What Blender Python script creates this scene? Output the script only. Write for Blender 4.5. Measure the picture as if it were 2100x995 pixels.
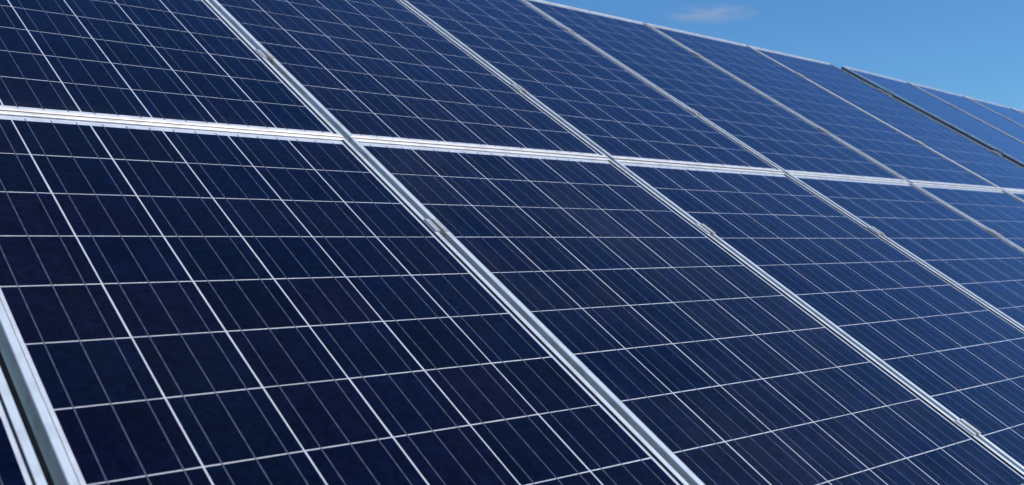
import bpy, bmesh, math, random
from mathutils import Matrix, Vector

random.seed(7)
for o in list(bpy.data.objects):
    bpy.data.objects.remove(o, do_unlink=True)
scene = bpy.context.scene
COL = scene.collection
R = math.radians

# ------------------------------------------------------------------ geometry of the place
TILT = R(31.11)                       # slope of the tables
S, C_ = math.sin(TILT), math.cos(TILT)
MID = 1.82                            # height of the seam between the two rows above the ground
def P(u, v, n):                       # table coordinates -> world (u along the rows, v up the slope, n out of the glass)
    return Vector((u, v * C_ - n * S, MID + v * S + n * C_))
def D(u, v, n):
    return Vector((u, v * C_ - n * S, v * S + n * C_))

# ------------------------------------------------------------------ camera
cam_data = bpy.data.cameras.new('camera')
cam = bpy.data.objects.new('camera', cam_data)
COL.objects.link(cam)
right = D(0.75910943, -0.55733740, 0.33634491)
down = D(-0.05954915, -0.57397633, -0.81670378)
fwd = D(0.64823358, 0.59993849, -0.46889981)
loc = P(-1.37271569, -2.09256644, 0.94739272)
cam.matrix_world = Matrix(((right.x, -down.x, -fwd.x, loc.x),
                           (right.y, -down.y, -fwd.y, loc.y),
                           (right.z, -down.z, -fwd.z, loc.z),
                           (0, 0, 0, 1)))
cam_data.sensor_width = 36.0
cam_data.lens = 36.0 * 1978.21 / 2100.0
cam_data.shift_y = (673.753 - 497.5) / 2100.0
cam_data.clip_start = 0.05
cam_data.clip_end = 30000.0
cam_data.dof.use_dof = True
cam_data.dof.focus_distance = 2.35
cam_data.dof.aperture_fstop = 5.6
scene.camera = cam

# ------------------------------------------------------------------ sky, sun, exposure
SUN_EL, SUN_AZ = R(44), R(147)        # azimuth from +Y towards +X: in front of the tables, off to the right
world = bpy.data.worlds.new('World')
scene.world = world
world.use_nodes = True
wn = world.node_tree
wn.nodes.clear()
sky = wn.nodes.new('ShaderNodeTexSky')
sky.sky_type = 'NISHITA'
sky.sun_disc = False
sky.sun_elevation = SUN_EL
sky.sun_rotation = SUN_AZ
sky.altitude = 200
sky.air_density = 1.0
sky.dust_density = 0.8
sky.ozone_density = 4.0
bg = wn.nodes.new('ShaderNodeBackground')
bg.inputs['Strength'].default_value = 0.114
wo = wn.nodes.new('ShaderNodeOutputWorld')
tint = wn.nodes.new('ShaderNodeMix')          # the photograph's cool white balance
tint.data_type = 'RGBA'; tint.blend_type = 'MULTIPLY'
tint.inputs['Factor'].default_value = 1.0
tint.inputs[7].default_value = (0.51, 0.87, 1.15, 1)
wn.links.new(sky.outputs[0], tint.inputs[6])
wn.links.new(tint.outputs[2], bg.inputs[0])
wn.links.new(bg.outputs[0], wo.inputs[0])

sun_data = bpy.data.lights.new('sun', 'SUN')
sun_data.energy = 4.2
sun_data.angle = R(0.53)
sun_data.color = (1.0, 0.955, 0.90)
sun = bpy.data.objects.new('sun', sun_data)
COL.objects.link(sun)
sd = Vector((math.cos(SUN_EL) * math.sin(SUN_AZ), math.cos(SUN_EL) * math.cos(SUN_AZ), math.sin(SUN_EL)))
sun.rotation_euler = sd.to_track_quat('Z', 'Y').to_euler()
sun.location = (0, 0, 30)

vs = scene.view_settings
vs.view_transform = 'Standard'
vs.look = 'None'
vs.exposure = 0.0
vs.gamma = 1.0
vs.use_curve_mapping = False
scene.cycles.volume_bounces = 6

# ------------------------------------------------------------------ materials
def mat(name):
    m = bpy.data.materials.new(name)
    m.use_nodes = True
    return m, m.node_tree, m.node_tree.nodes['Principled BSDF']
def nd(nt, kind, **kw):
    n = nt.nodes.new(kind)
    for k, v in kw.items():
        setattr(n, k, v)
    return n
def ramp(nt, stops):
    r = nt.nodes.new('ShaderNodeValToRGB')
    e = r.color_ramp.elements
    while len(e) < len(stops):
        e.new(0.5)
    for el, (p, c) in zip(e, stops):
        el.position = p
        el.color = (*c, 1)
    return r

def make_aluminium(name, base, rough, metallic, stretch, grain=None):
    m, nt, b = mat(name)
    L = nt.links
    tc = nd(nt, 'ShaderNodeTexCoord')
    mp = nd(nt, 'ShaderNodeMapping')
    mp.inputs['Scale'].default_value = stretch
    n1 = nd(nt, 'ShaderNodeTexNoise')
    n1.inputs['Scale'].default_value = 60
    n1.inputs['Detail'].default_value = 4
    L.new(tc.outputs['Object'], mp.inputs[0]); L.new(mp.outputs[0], n1.inputs['Vector'])
    r1 = ramp(nt, [(0.3, tuple(c * 0.90 for c in base)), (0.7, base)])
    L.new(n1.outputs[0], r1.inputs[0])
    n2 = nd(nt, 'ShaderNodeTexNoise')
    n2.inputs['Scale'].default_value = 14
    n2.inputs['Detail'].default_value = 6
    L.new(tc.outputs['Object'], n2.inputs['Vector'])
    r2 = ramp(nt, [(0.50, (1, 1, 1)), (0.72, (0.76, 0.75, 0.73))])     # dust and water marks
    L.new(n2.outputs[0], r2.inputs[0])
    mx = nd(nt, 'ShaderNodeMix', data_type='RGBA', blend_type='MULTIPLY')
    mx.inputs['Factor'].default_value = 1.0
    L.new(r1.outputs[0], mx.inputs[6]); L.new(r2.outputs[0], mx.inputs[7])
    last = mx.outputs[2]
    if grain is not None and grain[1] > 0.5:      # brown line coloured in along the outer edge, at the joint between rows
        sp = nd(nt, 'ShaderNodeSeparateXYZ'); L.new(tc.outputs['Object'], sp.inputs[0])
        gt = nd(nt, 'ShaderNodeMapRange')
        gt.inputs['From Min'].default_value = PL / 2 - 0.0022; gt.inputs['From Max'].default_value = PL / 2 - 0.0004
        L.new(sp.outputs[1], gt.inputs[0])
        gm = nd(nt, 'ShaderNodeMix', data_type='RGBA'); gm.inputs[7].default_value = (0.36, 0.30, 0.26, 1)
        L.new(gt.outputs[0], gm.inputs['Factor']); L.new(last, gm.inputs[6]); last = gm.outputs[2]
    L.new(last, b.inputs['Base Color'])
    mr = nd(nt, 'ShaderNodeMapRange')
    mr.inputs['To Min'].default_value = rough - 0.06
    mr.inputs['To Max'].default_value = rough + 0.1
    L.new(n1.outputs[0], mr.inputs[0]); L.new(mr.outputs[0], b.inputs['Roughness'])
    b.inputs['Metallic'].default_value = metallic
    if grain is not None:             # metallic by face direction: paler tops, darker walls put in for the shade
        sx = nd(nt, 'ShaderNodeSeparateXYZ'); L.new(tc.outputs['Normal'], sx.inputs[0])
        md = nd(nt, 'ShaderNodeMapRange')
        md.inputs['From Min'].default_value = 0.2; md.inputs['From Max'].default_value = 0.9
        md.inputs['To Min'].default_value = 0.93; md.inputs['To Max'].default_value = metallic
        L.new(sx.outputs[2], md.inputs[0]); L.new(md.outputs[0], b.inputs['Metallic'])
    if grain is not None:             # drawn along the bar: light spreads across the drawing lines
        b.inputs['Anisotropic'].default_value = 0.6
        vt = nd(nt, 'ShaderNodeVectorTransform', vector_type='VECTOR', convert_from='OBJECT', convert_to='WORLD')
        vt.inputs[0].default_value = grain
        L.new(vt.outputs[0], b.inputs['Tangent'])
    bp = nd(nt, 'ShaderNodeBump')
    bp.inputs['Strength'].default_value = 0.08
    bp.inputs['Distance'].default_value = 0.0004
    L.new(n1.outputs[0], bp.inputs['Height']); L.new(bp.outputs[0], b.inputs['Normal'])
    return m

PL = 1.9625                           # panel length
M = {}
M['frame_side'] = make_aluminium('anodised_frame', (0.75, 0.80, 0.84), 0.42, 0.36, (6, 0.6, 6), (1, 0, 0))
M['frame_end'] = make_aluminium('anodised_frame_across', (0.745, 0.74, 0.735), 0.46, 0.36, (0.6, 6, 6), (0, 1, 0))
M['clamp'] = make_aluminium('clamp_aluminium', (0.60, 0.595, 0.59), 0.42, 0.55, (1, 1, 1))
M['steel'] = make_aluminium('galvanised_steel', (0.20, 0.20, 0.205), 0.55, 0.6, (1, 1, 1))
M['bolt'] = make_aluminium('stainless_bolt', (0.50, 0.49, 0.47), 0.35, 0.9, (1, 1, 1))

# polycrystalline silicon
m, nt, b = mat('silicon_cell'); L = nt.links
oi = nd(nt, 'ShaderNodeObjectInfo')
rc = ramp(nt, [(0.0, (0.0007, 0.0011, 0.0055)), (0.22, (0.0008, 0.0021, 0.0115)), (0.42, (0.0018, 0.0016, 0.0088)),
               (0.60, (0.0010, 0.0020, 0.0120)), (0.78, (0.0025, 0.0018, 0.0092)), (0.92, (0.0007, 0.0028, 0.0115)), (1.0, (0.0010, 0.0012, 0.0058))])
L.new(oi.outputs['Random'], rc.inputs[0])
tc = nd(nt, 'ShaderNodeTexCoord')
ad = nd(nt, 'ShaderNodeVectorMath', operation='ADD')
sc = nd(nt, 'ShaderNodeMath', operation='MULTIPLY'); sc.inputs[1].default_value = 37.0
L.new(oi.outputs['Random'], sc.inputs[0])
L.new(tc.outputs['Object'], ad.inputs[0]); L.new(sc.outputs[0], ad.inputs[1])
vo = nd(nt, 'ShaderNodeTexVoronoi'); vo.inputs['Scale'].default_value = 95; vo.inputs['Randomness'].default_value = 1
L.new(ad.outputs[0], vo.inputs['Vector'])
sp = nd(nt, 'ShaderNodeSeparateColor'); L.new(vo.outputs['Color'], sp.inputs[0])
mr = nd(nt, 'ShaderNodeMapRange'); mr.inputs['To Min'].default_value = 0.62; mr.inputs['To Max'].default_value = 1.30
L.new(sp.outputs[0], mr.inputs[0])
nz = nd(nt, 'ShaderNodeTexNoise'); nz.inputs['Scale'].default_value = 9; nz.inputs['Detail'].default_value = 3
L.new(ad.outputs[0], nz.inputs['Vector'])
mr2 = nd(nt, 'ShaderNodeMapRange'); mr2.inputs['From Min'].default_value = 0.3; mr2.inputs['From Max'].default_value = 0.7
mr2.inputs['To Min'].default_value = 0.82; mr2.inputs['To Max'].default_value = 1.18
L.new(nz.outputs[0], mr2.inputs[0])
mu = nd(nt, 'ShaderNodeMath', operation='MULTIPLY'); L.new(mr.outputs[0], mu.inputs[0]); L.new(mr2.outputs[0], mu.inputs[1])
vm = nd(nt, 'ShaderNodeVectorMath', operation='SCALE')
L.new(rc.outputs[0], vm.inputs[0]); L.new(mu.outputs[0], vm.inputs['Scale'])
L.new(vm.outputs[0], b.inputs['Base Color'])
b.inputs['Roughness'].default_value = 0.5
b.inputs['Specular IOR Level'].default_value = 0.0
# the blue anti-reflection coating: hardly anything face on, more and bluer towards grazing
fr = nd(nt, 'ShaderNodeFresnel'); fr.inputs['IOR'].default_value = 1.24
gl = nd(nt, 'ShaderNodeBsdfGlossy'); gl.inputs['Roughness'].default_value = 0.35
vc = nd(nt, 'ShaderNodeVectorMath', operation='SCALE'); vc.inputs[0].default_value = (0.06, 0.22, 1.0)
L.new(mu.outputs[0], vc.inputs['Scale']); L.new(vc.outputs[0], gl.inputs['Color'])
mxs = nd(nt, 'ShaderNodeMixShader')
L.new(fr.outputs[0], mxs.inputs[0]); L.new(b.outputs[0], mxs.inputs[1]); L.new(gl.outputs[0], mxs.inputs[2])
L.new(mxs.outputs[0], nt.nodes['Material Output'].inputs['Surface'])
M['cell'] = m

m, nt, b = mat('white_backsheet'); L = nt.links
tc = nd(nt, 'ShaderNodeTexCoord'); nz = nd(nt, 'ShaderNodeTexNoise'); nz.inputs['Scale'].default_value = 25; nz.inputs['Detail'].default_value = 4
L.new(tc.outputs['Object'], nz.inputs['Vector'])
r_ = ramp(nt, [(0.35, (0.44, 0.46, 0.54)), (0.65, (0.53, 0.55, 0.62))])
L.new(nz.outputs[0], r_.inputs[0]); L.new(r_.outputs[0], b.inputs['Base Color'])
b.inputs['Roughness'].default_value = 0.7; b.inputs['Specular IOR Level'].default_value = 0.1
M['backsheet'] = m

m, nt, b = mat('tinned_ribbon'); L = nt.links
tc = nd(nt, 'ShaderNodeTexCoord'); nz = nd(nt, 'ShaderNodeTexNoise'); nz.inputs['Scale'].default_value = 60; nz.inputs['Detail'].default_value = 3
L.new(tc.outputs['Object'], nz.inputs['Vector'])
r_ = ramp(nt, [(0.35, (0.055, 0.068, 0.12)), (0.65, (0.115, 0.132, 0.20))])
L.new(nz.outputs[0], r_.inputs[0]); L.new(r_.outputs[0], b.inputs['Base Color'])
b.inputs['Metallic'].default_value = 0.3; b.inputs['Roughness'].default_value = 0.45
M['ribbon'] = m

# the cover glass: what it does not reflect it lets through; dust on it, partly standing in for sky reflections
m, nt, b = mat('solar_glass'); L = nt.links
nt.nodes.remove(b); out = nt.nodes['Material Output']
fr = nd(nt, 'ShaderNodeFresnel'); fr.inputs['IOR'].default_value = 1.255
gl = nd(nt, 'ShaderNodeBsdfGlossy'); gl.inputs['Roughness'].default_value = 0.07
gl.inputs['Color'].default_value = (0.93, 0.96, 1, 1)
tr = nd(nt, 'ShaderNodeBsdfTransparent'); tr.inputs[0].default_value = (0.97, 0.985, 0.98, 1)
m1 = nd(nt, 'ShaderNodeMixShader'); L.new(fr.outputs[0], m1.inputs[0]); L.new(tr.outputs[0], m1.inputs[1]); L.new(gl.outputs[0], m1.inputs[2])
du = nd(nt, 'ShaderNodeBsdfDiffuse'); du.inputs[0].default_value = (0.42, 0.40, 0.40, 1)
tc = nd(nt, 'ShaderNodeTexCoord'); oi = nd(nt, 'ShaderNodeObjectInfo')
ad = nd(nt, 'ShaderNodeVectorMath', operation='ADD'); sc = nd(nt, 'ShaderNodeMath', operation='MULTIPLY'); sc.inputs[1].default_value = 50
L.new(oi.outputs['Random'], sc.inputs[0]); L.new(tc.outputs['Object'], ad.inputs[0]); L.new(sc.outputs[0], ad.inputs[1])
nz = nd(nt, 'ShaderNodeTexNoise'); nz.inputs['Scale'].default_value = 1.5; nz.inputs['Detail'].default_value = 6; nz.inputs['Roughness'].default_value = 0.6
L.new(ad.outputs[0], nz.inputs['Vector'])
mr = nd(nt, 'ShaderNodeMapRange'); mr.inputs['From Min'].default_value = 0.38; mr.inputs['From Max'].default_value = 0.68
mr.inputs['To Min'].default_value = 0.0; mr.inputs['To Max'].default_value = 0.014
L.new(nz.outputs[0], mr.inputs[0])
# run marks down the slope, and specks
mp = nd(nt, 'ShaderNodeMapping'); mp.inputs['Scale'].default_value = (22, 0.9, 1)
ns = nd(nt, 'ShaderNodeTexNoise'); ns.inputs['Scale'].default_value = 1.6; ns.inputs['Detail'].default_value = 5
L.new(ad.outputs[0], mp.inputs[0]); L.new(mp.outputs[0], ns.inputs['Vector'])
ms = nd(nt, 'ShaderNodeMapRange'); ms.inputs['From Min'].default_value = 0.52; ms.inputs['From Max'].default_value = 0.78
ms.inputs['To Min'].default_value = 0.0; ms.inputs['To Max'].default_value = 0.010
L.new(ns.outputs[0], ms.inputs[0])
nf = nd(nt, 'ShaderNodeTexNoise'); nf.inputs['Scale'].default_value = 260; nf.inputs['Detail'].default_value = 3
L.new(ad.outputs[0], nf.inputs['Vector'])
mf = nd(nt, 'ShaderNodeMapRange'); mf.inputs['From Min'].default_value = 0.35; mf.inputs['From Max'].default_value = 0.75
mf.inputs['To Min'].default_value = 0.4; mf.inputs['To Max'].default_value = 1.9
L.new(nf.outputs[0], mf.inputs[0])
# silt left along the lower edge
sy = nd(nt, 'ShaderNodeSeparateXYZ'); L.new(tc.outputs['Object'], sy.inputs[0])
me_ = nd(nt, 'ShaderNodeMapRange'); me_.inputs['From Min'].default_value = -PL / 2 + 0.075; me_.inputs['From Max'].default_value = -PL / 2 + 0.012
me_.inputs['To Min'].default_value = 0.0; me_.inputs['To Max'].default_value = 0.03
L.new(sy.outputs[1], me_.inputs[0])
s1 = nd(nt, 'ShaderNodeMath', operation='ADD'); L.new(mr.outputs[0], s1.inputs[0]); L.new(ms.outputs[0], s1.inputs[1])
sc_ = nd(nt, 'ShaderNodeSeparateColor'); L.new(oi.outputs['Color'], sc_.inputs[0])       # weight of this pane's film: dust plus painted sky sheen
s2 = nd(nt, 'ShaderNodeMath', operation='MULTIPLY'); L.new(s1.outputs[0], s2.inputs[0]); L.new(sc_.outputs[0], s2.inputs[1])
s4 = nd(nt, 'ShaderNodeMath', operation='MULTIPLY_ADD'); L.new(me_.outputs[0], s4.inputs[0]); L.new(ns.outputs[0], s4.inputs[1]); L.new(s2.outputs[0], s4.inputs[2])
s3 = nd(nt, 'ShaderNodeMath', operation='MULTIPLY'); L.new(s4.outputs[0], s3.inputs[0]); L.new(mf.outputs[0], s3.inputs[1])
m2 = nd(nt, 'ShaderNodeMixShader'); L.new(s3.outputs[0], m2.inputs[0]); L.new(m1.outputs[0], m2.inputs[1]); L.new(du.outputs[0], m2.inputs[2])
L.new(m2.outputs[0], out.inputs['Surface'])
M['glass'] = m
m, nt, b = mat('glass_bonded_side'); L = nt.links          # bonded to the cells: no second reflection
nt.nodes.remove(b); tr = nd(nt, 'ShaderNodeBsdfTransparent'); L.new(tr.outputs[0], nt.nodes['Material Output'].inputs['Surface'])
M['glass_back'] = m

m, nt, b = mat('meadow'); L = nt.links
tc = nd(nt, 'ShaderNodeTexCoord')
n1 = nd(nt, 'ShaderNodeTexNoise'); n1.inputs['Scale'].default_value = 0.8; n1.inputs['Detail'].default_value = 8
n2 = nd(nt, 'ShaderNodeTexNoise'); n2.inputs['Scale'].default_value = 40; n2.inputs['Detail'].default_value = 5
L.new(tc.outputs['Object'], n1.inputs['Vector']); L.new(tc.outputs['Object'], n2.inputs['Vector'])
r1 = ramp(nt, [(0.3, (0.026, 0.032, 0.016)), (0.55, (0.034, 0.036, 0.022)), (0.75, (0.046, 0.040, 0.030))])
L.new(n1.outputs[0], r1.inputs[0]); L.new(r1.outputs[0], b.inputs['Base Color'])
bp = nd(nt, 'ShaderNodeBump'); bp.inputs['Strength'].default_value = 0.6; bp.inputs['Distance'].default_value = 0.05
L.new(n2.outputs[0], bp.inputs['Height']); L.new(bp.outputs[0], b.inputs['Normal'])
b.inputs['Roughness'].default_value = 0.95
M['ground'] = m

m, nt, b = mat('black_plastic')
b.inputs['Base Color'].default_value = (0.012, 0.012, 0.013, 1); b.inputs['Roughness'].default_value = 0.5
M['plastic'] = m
m, nt, b = mat('shade_grey'); L = nt.links  # grey for the strip that stands in for the shaded side wall
tc = nd(nt, 'ShaderNodeTexCoord'); nz = nd(nt, 'ShaderNodeTexNoise'); nz.inputs['Scale'].default_value = 12; nz.inputs['Detail'].default_value = 5
r_ = ramp(nt, [(0.35, (0.15, 0.152, 0.158)), (0.65, (0.20, 0.20, 0.20))])
L.new(tc.outputs['Object'], nz.inputs['Vector']); L.new(nz.outputs[0], r_.inputs[0]); L.new(r_.outputs[0], b.inputs['Base Color'])
b.inputs['Roughness'].default_value = 0.7
M['shade_strip'] = m

# ------------------------------------------------------------------ mesh helpers
def mesh(name, bm, *mats, smooth=False):
    me = bpy.data.meshes.new(name)
    bmesh.ops.recalc_face_normals(bm, faces=bm.faces)
    bm.to_mesh(me); bm.free()
    for q in mats:
        me.materials.append(q)
    if smooth:
        for p in me.polygons:
            p.use_smooth = True
    return me
def box(bm, x0, x1, y0, y1, z0, z1):
    v = [bm.verts.new((x, y, z)) for z in (z0, z1) for y in (y0, y1) for x in (x0, x1)]
    for f in ((0, 2, 3, 1), (4, 5, 7, 6), (0, 1, 5, 4), (1, 3, 7, 5), (3, 2, 6, 7), (2, 0, 4, 6)):
        bm.faces.new([v[i] for i in f])
def bars(bm, loops):                  # closed profile swept through a list of rings, capped
    rings = [[bm.verts.new(p) for p in l] for l in loops]
    n = len(rings[0])
    for a, c in zip(rings, rings[1:]):
        for i in range(n):
            bm.faces.new((a[i], a[(i + 1) % n], c[(i + 1) % n], c[i]))
    bm.faces.new(rings[0][::-1]); bm.faces.new(rings[-1])
def tube(bm, p0, p1, r, seg=12):
    p0, p1 = Vector(p0), Vector(p1)
    ax = (p1 - p0).normalized()
    a = ax.orthogonal().normalized(); c = ax.cross(a)
    bars(bm, [[p + r * (math.cos(2 * math.pi * i / seg) * a + math.sin(2 * math.pi * i / seg) * c) for i in range(seg)] for p in (p0, p1)])
def link(name, me, parent=None, loc=None):
    o = bpy.data.objects.new(name, me)
    COL.objects.link(o)
    if parent is not None:
        o.parent = parent
    if loc is not None:
        o.location = loc
    return o
def tag(o, label, cat, group=None):
    o['label'] = label; o['category'] = cat
    if group:
        o['group'] = group
    return o

# ------------------------------------------------------------------ the ground
bm = bmesh.new()
N = 24
xs = [-6000, -2000, -600, -200, -80, -40, -20, -10, -5, 0, 5, 10, 15, 20, 30, 50, 90, 200, 600, 2000, 6000]
grid = [[bm.verts.new((x, y, 0.0 if abs(x) > 30 or abs(y) > 30 else 0.05 * math.sin(x * 0.7 + y * 0.4))) for x in xs] for y in xs]
for j in range(len(xs) - 1):
    for i in range(len(xs) - 1):
        bm.faces.new((grid[j][i], grid[j][i + 1], grid[j + 1][i + 1], grid[j + 1][i]))
g = link('ground', mesh('ground', bm, M['ground'], smooth=True)); g['kind'] = 'structure'

# ------------------------------------------------------------------ one solar panel
CP, RP = 0.160, 0.1584                # cell pitch across and along the panel
PITCH = 6.38494 * CP                  # panel pitch along the row
GAP = 0.020
PW = PITCH - GAP
ROWGAP = 0.005
LIP, LIPH, DEEP = 0.0130, 0.0038, 0.040
hw, hl = PW / 2, PL / 2

PROF = [(0.0000, -DEEP), (0.0000, LIPH - 0.0014), (0.0014, LIPH), (LIP - 0.0008, LIPH), (LIP, LIPH - 0.0006),
        (LIP, 0.0002), (0.0022, 0.0002), (0.0022, -DEEP + 0.002), (0.024, -DEEP + 0.002), (0.024, -DEEP)]
def frame_member(half_along, across, axis):
    # profile d = distance in from the outer face; ends mitred
    bm = bmesh.new()
    rings = []
    for s in (-1, 1):
        ring = []
        for d, z in PROF:
            a = s * (half_along - d - 0.00015)
            ring.append((across - d, a, z) if axis == 'y' else (a, across - d, z))
        rings.append(ring)
    bars(bm, rings)
    return bm
ME = {}
ME['side'] = mesh('side_frame', frame_member(hl, hw, 'y'), M['frame_side'])
ME['end'] = mesh('end_frame', frame_member(hw, hl, 'x'), M['frame_end'])
bm = bmesh.new(); box(bm, -hw + 0.003, hw - 0.003, -hl + 0.003, hl - 0.003, -0.0024, -0.0014)
ME['backsheet'] = mesh('backsheet', bm, M['backsheet'])
bm = bmesh.new(); box(bm, -0.0783, 0.0783, -0.0779, 0.0779, -0.00138, -0.0012)
ME['cell'] = mesh('cell', bm, M['cell'])
RL = 12 * RP / 2 + 0.010
bm = bmesh.new(); box(bm, -0.0010, 0.0010, -RL, RL, -0.00118, -0.0010)
ME['ribbon'] = mesh('busbar_ribbon', bm, M['ribbon'])
bm = bmesh.new(); box(bm, -hw + 0.0025, hw - 0.0025, -hl + 0.0025, hl - 0.0025, -0.0008, 0.0)
me = mesh('cover_glass', bm, M['glass'], M['glass_back'])
for p in me.polygons:
    p.material_index = 0 if p.normal.z > 0.5 else 1
ME['glass'] = me
bm = bmesh.new(); box(bm, -0.055, 0.055, -0.075, 0.075, -0.026, -0.0026)
bmesh.ops.bevel(bm, geom=bm.edges[:], offset=0.004, segments=2, affect='EDGES')
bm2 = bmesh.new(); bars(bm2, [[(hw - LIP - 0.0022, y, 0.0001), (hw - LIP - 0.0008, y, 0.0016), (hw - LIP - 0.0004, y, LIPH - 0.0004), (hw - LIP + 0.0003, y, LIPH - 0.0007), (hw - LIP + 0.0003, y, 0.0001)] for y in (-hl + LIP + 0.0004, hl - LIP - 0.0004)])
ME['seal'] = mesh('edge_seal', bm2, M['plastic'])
ME['jbox'] = mesh('junction_box', bm, M['plastic'])

bm = bmesh.new()
bars(bm, [[(-hw - 0.0030, y, -DEEP - 0.001), (-hw - 0.0004, y, -DEEP - 0.001), (-hw - 0.0004, y, -0.006), (-hw - 0.0014, y, -0.006), (-hw - 0.0030, y, -0.008)] for y in (-hl + 0.001, hl - 0.001)])
ME['shade_strip'] = mesh('side_shade_strip', bm, M['shade_strip'])
FLIP = Matrix.Rotation(math.pi, 4, 'Z')
def panel(label, group, origin, rot, shade_strip=False, dirt_sheen=0.6):
    e = link('solar_panel', None)
    e.empty_display_size = 0.1
    # no two panels are bolted down quite alike
    jig = Matrix.Translation((random.uniform(-.0012, .0012), random.uniform(-.0010, .0010), random.uniform(-.0016, .0016))) @ Matrix.Rotation(random.gauss(0, 0.0006), 4, 'Z')
    e.matrix_world = Matrix.Translation(origin) @ rot @ jig
    tag(e, label, 'solar panel', group)
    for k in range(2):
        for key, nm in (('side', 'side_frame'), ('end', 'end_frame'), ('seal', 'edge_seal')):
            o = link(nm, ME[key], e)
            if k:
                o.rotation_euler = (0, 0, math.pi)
    link('backsheet', ME['backsheet'], e)
    for i in range(6):
        for j in range(12):
            o = link('cell', ME['cell'], e, ((i - 2.5) * CP + random.uniform(-.0003, .0003), (j - 5.5) * RP + random.uniform(-.0003, .0003), 0))
            o.rotation_euler = (0, 0, random.gauss(0, 0.0014))
        for q in (-1, 0, 1):
            link('busbar_ribbon', ME['ribbon'], e, ((i - 2.5) * CP + q * 0.052, 0, 0))
    o = link('cover_glass', ME['glass'], e); o.color = (dirt_sheen, dirt_sheen, dirt_sheen, 1)
    if shade_strip:                          # dark strip added in place of shade on the far table's left side
        o = link('side_shade_strip', ME['shade_strip'], e); o['label'] = 'dark grey trim strip along the panel\'s left edge'
    link('junction_box', ME['jbox'], e, (0, hl - 0.16, 0))
    return e

ROT1 = Matrix.Rotation(TILT, 4, 'X')
FB = 0.0005
VLOW, VUP = -(ROWGAP / 2 + hl), ROWGAP / 2 + hl
low_labels = [
    'sliver of dark solar panel in the bottom left corner beyond the black gap',
    'near-black navy solar panel filling the lower left, the nearest panel',
    'dark blue solar panel of the lower row just right of the nearest panel, bottom centre',
    'blue lower row solar panel reaching the bottom right corner, two right of the nearest',
    'blue solar panel of the lower row against the right edge, fourth from the nearest panel',
    'small wedge of blue solar panel just below the rail at the right edge',
    'tiny corner of blue solar panel below the far right end of the horizontal rail',
]
up_labels = [
    'upper row solar panel outside the left edge, beside the top left panel',
    'near-black navy solar panel in the top left corner, above the horizontal rail',
    'dark blue solar panel of the upper row, second from left, cut by the top edge',
    'blue solar panel of the upper row between the second and third long seams',
    'blue upper row solar panel, first from left with its top edge against the sky',
    'blue solar panel of the upper row, second along the skyline, soft focus',
    'bright blue upper row solar panel bordering the dark gap on its right',
]
for k in range(7):
    u = (k - 1.5) * PITCH - (0.003 if k == 0 else 0)
    panel(low_labels[k], 'panels of the lower row', P(u, VLOW, FB), ROT1, dirt_sheen=(0.3, 0.3, 1.5, 0.6, 0.5, 0.4, 0.4)[k])  # heavier film on the third pane stands in for its sky reflection
    panel(up_labels[k], 'panels of the upper row', P(u, VUP, FB), ROT1, dirt_sheen=(0.3, 0.3, 0.6, 0.5, 0.4, 0.4, 0.6)[k])

# the second table: further along the row, a little off the first one's plane and running slightly downhill
SL = math.atan(-0.0164)
T2C = P(5 * PITCH + 0.3908, 12.29059 * CP, 0) + Vector((0, 0, 0.2755)) + D(0, 0, -0.2670)     # its upper left corner
ROT2 = Matrix.Rotation(-SL, 4, 'Y') @ ROT1
def P2(u, v, n):                      # v measured down from the upper edge is negative
    return T2C + ROT2.to_3x3() @ Vector((u, v, n))
t2_up = ['pale blue solar panel just right of the dark gap, first of the far table',
         'pale blue out of focus solar panel second from the dark gap on the far table',
         'pale blue out of focus solar panel third from the dark gap on the far table',
         'sliver of pale blue solar panel where the far table meets the right picture edge']
for k in range(4):
    panel(t2_up[k], 'panels of the far table', P2((k + 0.5) * PITCH - GAP / 2, -hl, 0), ROT2, k == 0, 0.35)
t2_low = ['solar panel of the far table below its first upper panel, outside the right edge',
          'solar panel of the far table below its second upper panel, outside the right edge',
          'solar panel of the far table below its third upper panel, outside the right edge']
for k in range(3):
    panel(t2_low[k], 'lower panels of the far table', P2((k + 0.5) * PITCH - GAP / 2, -PL - ROWGAP - hl, 0), ROT2, k == 0)

# ------------------------------------------------------------------ clamps that hold the panels down
CL = 0.056
def clamp_mesh(end=False):
    bm = bmesh.new()
    g2, fl, t, dp = GAP / 2 - 0.0012, 0.0110, 0.0034, 0.022
    z = LIPH + 0.0004
    if end:
        prof = [(-g2 - fl, z), (-g2 - fl, z + t), (-g2 + t, z + t), (-g2 + t, -dp), (g2 + 0.012, -dp), (g2 + 0.012, -dp - t), (-g2, -dp - t), (-g2, z)]
    else:
        prof = [(-g2 - fl, z), (-g2 - fl + 0.0006, z + t), (-g2 + t, z + t), (-g2 + t, -dp), (g2 - t, -dp), (g2 - t, z + t), (g2 + fl - 0.0006, z + t), (g2 + fl, z),
                (g2, z), (g2, -dp - t), (-g2, -dp - t), (-g2, z)]
    bars(bm, [[(x, y, zz) for x, zz in prof] for y in (-CL / 2, CL / 2)])
    return bm
ME['clamp'] = mesh('clamp_bracket', clamp_mesh(), M['clamp'])
ME['endclamp'] = mesh('clamp_bracket', clamp_mesh(True), M['clamp'])
bm = bmesh.new()
tube(bm, (0, 0, -0.022), (0, 0, -0.013), 0.0058, 6)
tube(bm, (0, 0, -0.013), (0, 0, -0.0125), 0.0040, 12)
ME['bolt'] = mesh('bolt_head', bm, M['bolt'])
bm = bmesh.new(); tube(bm, (0, 0, -0.066), (0, 0, -0.022), 0.004, 10)
ME['shank'] = mesh('bolt_shank', bm, M['bolt'])
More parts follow.
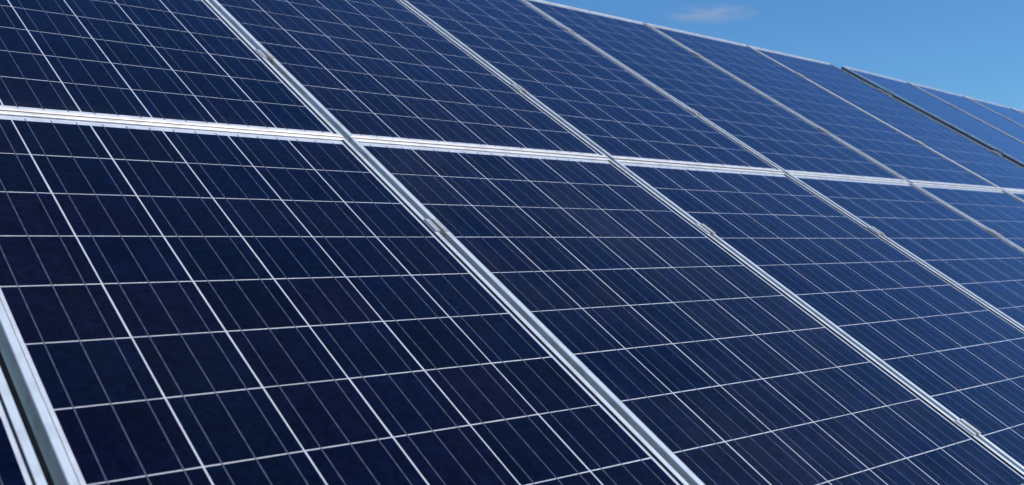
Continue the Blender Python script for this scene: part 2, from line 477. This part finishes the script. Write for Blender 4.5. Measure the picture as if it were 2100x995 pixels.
def clamp(label, group, origin, rot, end=0):
    e = link('panel_clamp', None); e.empty_display_size = 0.02
    e.matrix_world = Matrix.Translation(origin) @ rot @ (FLIP if end < 0 else Matrix.Identity(4))
    tag(e, label, 'clamp', group)
    link('clamp_bracket', ME['endclamp' if end else 'clamp'], e)
    dx = 0.006 if end else 0
    h = link('bolt_head', ME['bolt'], e, (dx, 0, 0)); h.rotation_euler = (0, 0, random.uniform(0, 1))
    link('bolt_shank', ME['shank'], e, (dx, 0, 0))
VC = [(-8.93 * CP, 'low in the lower row'), (-2.95 * CP, 'just below the rail'),
      (3.42 * CP, 'just above the rail'), (9.35 * CP, 'high in the upper row')]
SEAM = ['the black-gapped seam at the left edge'] + ['the %s long seam from left' % q for q in ('first', 'second', 'third', 'fourth', 'fifth')]
for k in range(6):
    for v, where in VC:
        clamp('grey clamp on %s, %s' % (SEAM[k], where), 'clamps between the panels', P((k - 1) * PITCH, v + random.uniform(-.006, .006), FB), ROT1)
for v, where in VC:
    clamp('grey end clamp on the near table\'s far edge, %s' % where, 'end clamps of the near table', P(5 * PITCH, v, FB), ROT1, 1)
V2 = [v - 12.29059 * CP for v, w in VC]
for (v, where), v2 in zip(VC, V2):
    clamp('dark end clamp on the far table\'s left edge, %s' % where, 'end clamps of the far table', P2(-GAP / 2 - 0.001, v2, 0), ROT2, -1)
    for k in (1, 2, 3):
        clamp('grey clamp on the far table\'s %s seam, %s' % (('first', 'second', 'third')[k - 1], where), 'clamps of the far table', P2(k * PITCH - GAP / 2, v2, 0), ROT2)

# ------------------------------------------------------------------ racking under the panels
def rail_mesh(length):
    bm = bmesh.new()
    w, h, t = 0.020, 0.060, 0.003
    prof = [(-w, -h), (w, -h), (w, 0), (w - 0.012, 0), (w - 0.012, -t), (w - t, -t), (w - t, -h + t), (-w + t, -h + t), (-w + t, -t), (-w + 0.012, -t), (-w + 0.012, 0), (-w, 0)]
    bars(bm, [[(x, y, z) for y, z in prof] for x in (0, length)])
    return mesh('mounting_rail', bm, M['steel'])
r1 = rail_mesh(7 * PITCH + 0.16); r2 = rail_mesh(4 * PITCH + 0.16)
for i, (v, where) in enumerate(VC):
    o = link('mounting_rail', r1); o.matrix_world = Matrix.Translation(P(-2 * PITCH - 0.08, v, FB - DEEP - 0.001)) @ ROT1
    tag(o, 'long grey steel rail under the near table, %s' % where, 'rail', 'rails under the near table')
    o = link('mounting_rail', r2); o.matrix_world = Matrix.Translation(P2(-0.09, V2[i], -DEEP - 0.001)) @ ROT2
    tag(o, 'long grey steel rail under the far table, %s' % where, 'rail', 'rails under the far table')
def rack(label, group, top, bottom, mid_low, mid_up):
    # two posts, a sloping girder and a brace
    e = link('support_frame', None); e.empty_display_size = 0.2
    base = Vector((mid_low.x, mid_low.y, 0)); e.location = base
    tag(e, label, 'support frame', group)
    def part(name, a, c, w):
        bm = bmesh.new()
        a, c = a - base, c - base
        ax = (c - a).normalized(); s1 = Vector((1, 0, 0)); s2 = ax.cross(s1).normalized()
        prof = [(-w, -w), (w, -w), (w, -w + .006), (-w + .006, -w + .006), (-w + .006, w - .006), (w, w - .006), (w, w), (-w, w)]
        bars(bm, [[p + s1 * x + s2 * y for x, y in prof] for p in (a, c)])
        link(name, mesh(name, bm, M['steel']), e)
    part('girder', bottom, top, 0.045)
    part('post', Vector((mid_low.x, mid_low.y, -0.3)), mid_low, 0.05)
    part('post', Vector((mid_up.x, mid_up.y, -0.3)), mid_up, 0.05)
    part('brace', Vector((mid_low.x, mid_low.y, 0.35)) + Vector((0.06, 0, 0)), mid_up + Vector((0.06, 0, -0.35)), 0.025)
for k, nm in zip((-0.955, 1.045, 3.045, 4.7), ('first', 'second', 'third', 'fourth')):
    f = lambda v: P(k * PITCH, v, -DEEP - 0.062 - 0.046)
    rack('grey steel support frame under the near table, %s from the left' % nm, 'support frames of the near table', f(1.75), f(-1.75), f(-1.1), f(1.1))
for k, nm in zip((0.5, 3.0), ('first', 'second')):
    f = lambda v: P2(k * PITCH, v - 12.29059 * CP, -DEEP - 0.062 - 0.046)
    rack('grey steel support frame under the far table, %s from the left' % nm, 'support frames of the far table', f(1.75), f(-1.75), f(-1.1), f(1.1))

# ------------------------------------------------------------------ the one thin cloud
m, nt, b = mat('thin_cloud'); L = nt.links
nt.nodes.remove(b); out = nt.nodes['Material Output']
pv = nd(nt, 'ShaderNodeVolumePrincipled')
pv.inputs['Color'].default_value = (0.97, 0.97, 1, 1); pv.inputs['Anisotropy'].default_value = -0.3
tc = nd(nt, 'ShaderNodeTexCoord')
ln = nd(nt, 'ShaderNodeVectorMath', operation='LENGTH')
nz = nd(nt, 'ShaderNodeTexNoise'); nz.inputs['Scale'].default_value = 1.6; nz.inputs['Detail'].default_value = 6
L.new(tc.outputs['Object'], nz.inputs['Vector']); L.new(tc.outputs['Object'], ln.inputs[0])
a1 = nd(nt, 'ShaderNodeMath', operation='SUBTRACT'); a1.inputs[0].default_value = 1.0; L.new(ln.outputs['Value'], a1.inputs[1])
a2 = nd(nt, 'ShaderNodeMath', operation='SUBTRACT'); a2.inputs[1].default_value = 0.40; L.new(nz.outputs[0], a2.inputs[0])
a2b = nd(nt, 'ShaderNodeMath', operation='MULTIPLY'); a2b.inputs[1].default_value = 3.0; a2b.use_clamp = True; L.new(a2.outputs[0], a2b.inputs[0])
a3 = nd(nt, 'ShaderNodeMath', operation='MULTIPLY'); a3.use_clamp = True; L.new(a1.outputs[0], a3.inputs[0]); L.new(a2b.outputs[0], a3.inputs[1])
a4 = nd(nt, 'ShaderNodeMath', operation='MULTIPLY'); a4.inputs[1].default_value = 0.026; L.new(a3.outputs[0], a4.inputs[0])
L.new(a4.outputs[0], pv.inputs['Density'])
L.new(pv.outputs[0], out.inputs['Volume'])
bm = bmesh.new(); bmesh.ops.create_icosphere(bm, subdivisions=4, radius=1.0)
cl = link('cloud', mesh('cloud', bm, m, smooth=True))
px, py = 1455, 29
dirc = (right * ((px - 1050) / 1978.21) + down * ((py - 673.753) / 1978.21) + fwd).normalized()
cl.location = loc + dirc * 2500
cl.rotation_euler = (0, 0, math.atan2(right.y, right.x))
cl.scale = (128, 90, 19)
tag(cl, 'small thin white cloud in the blue sky above the panels', 'cloud')
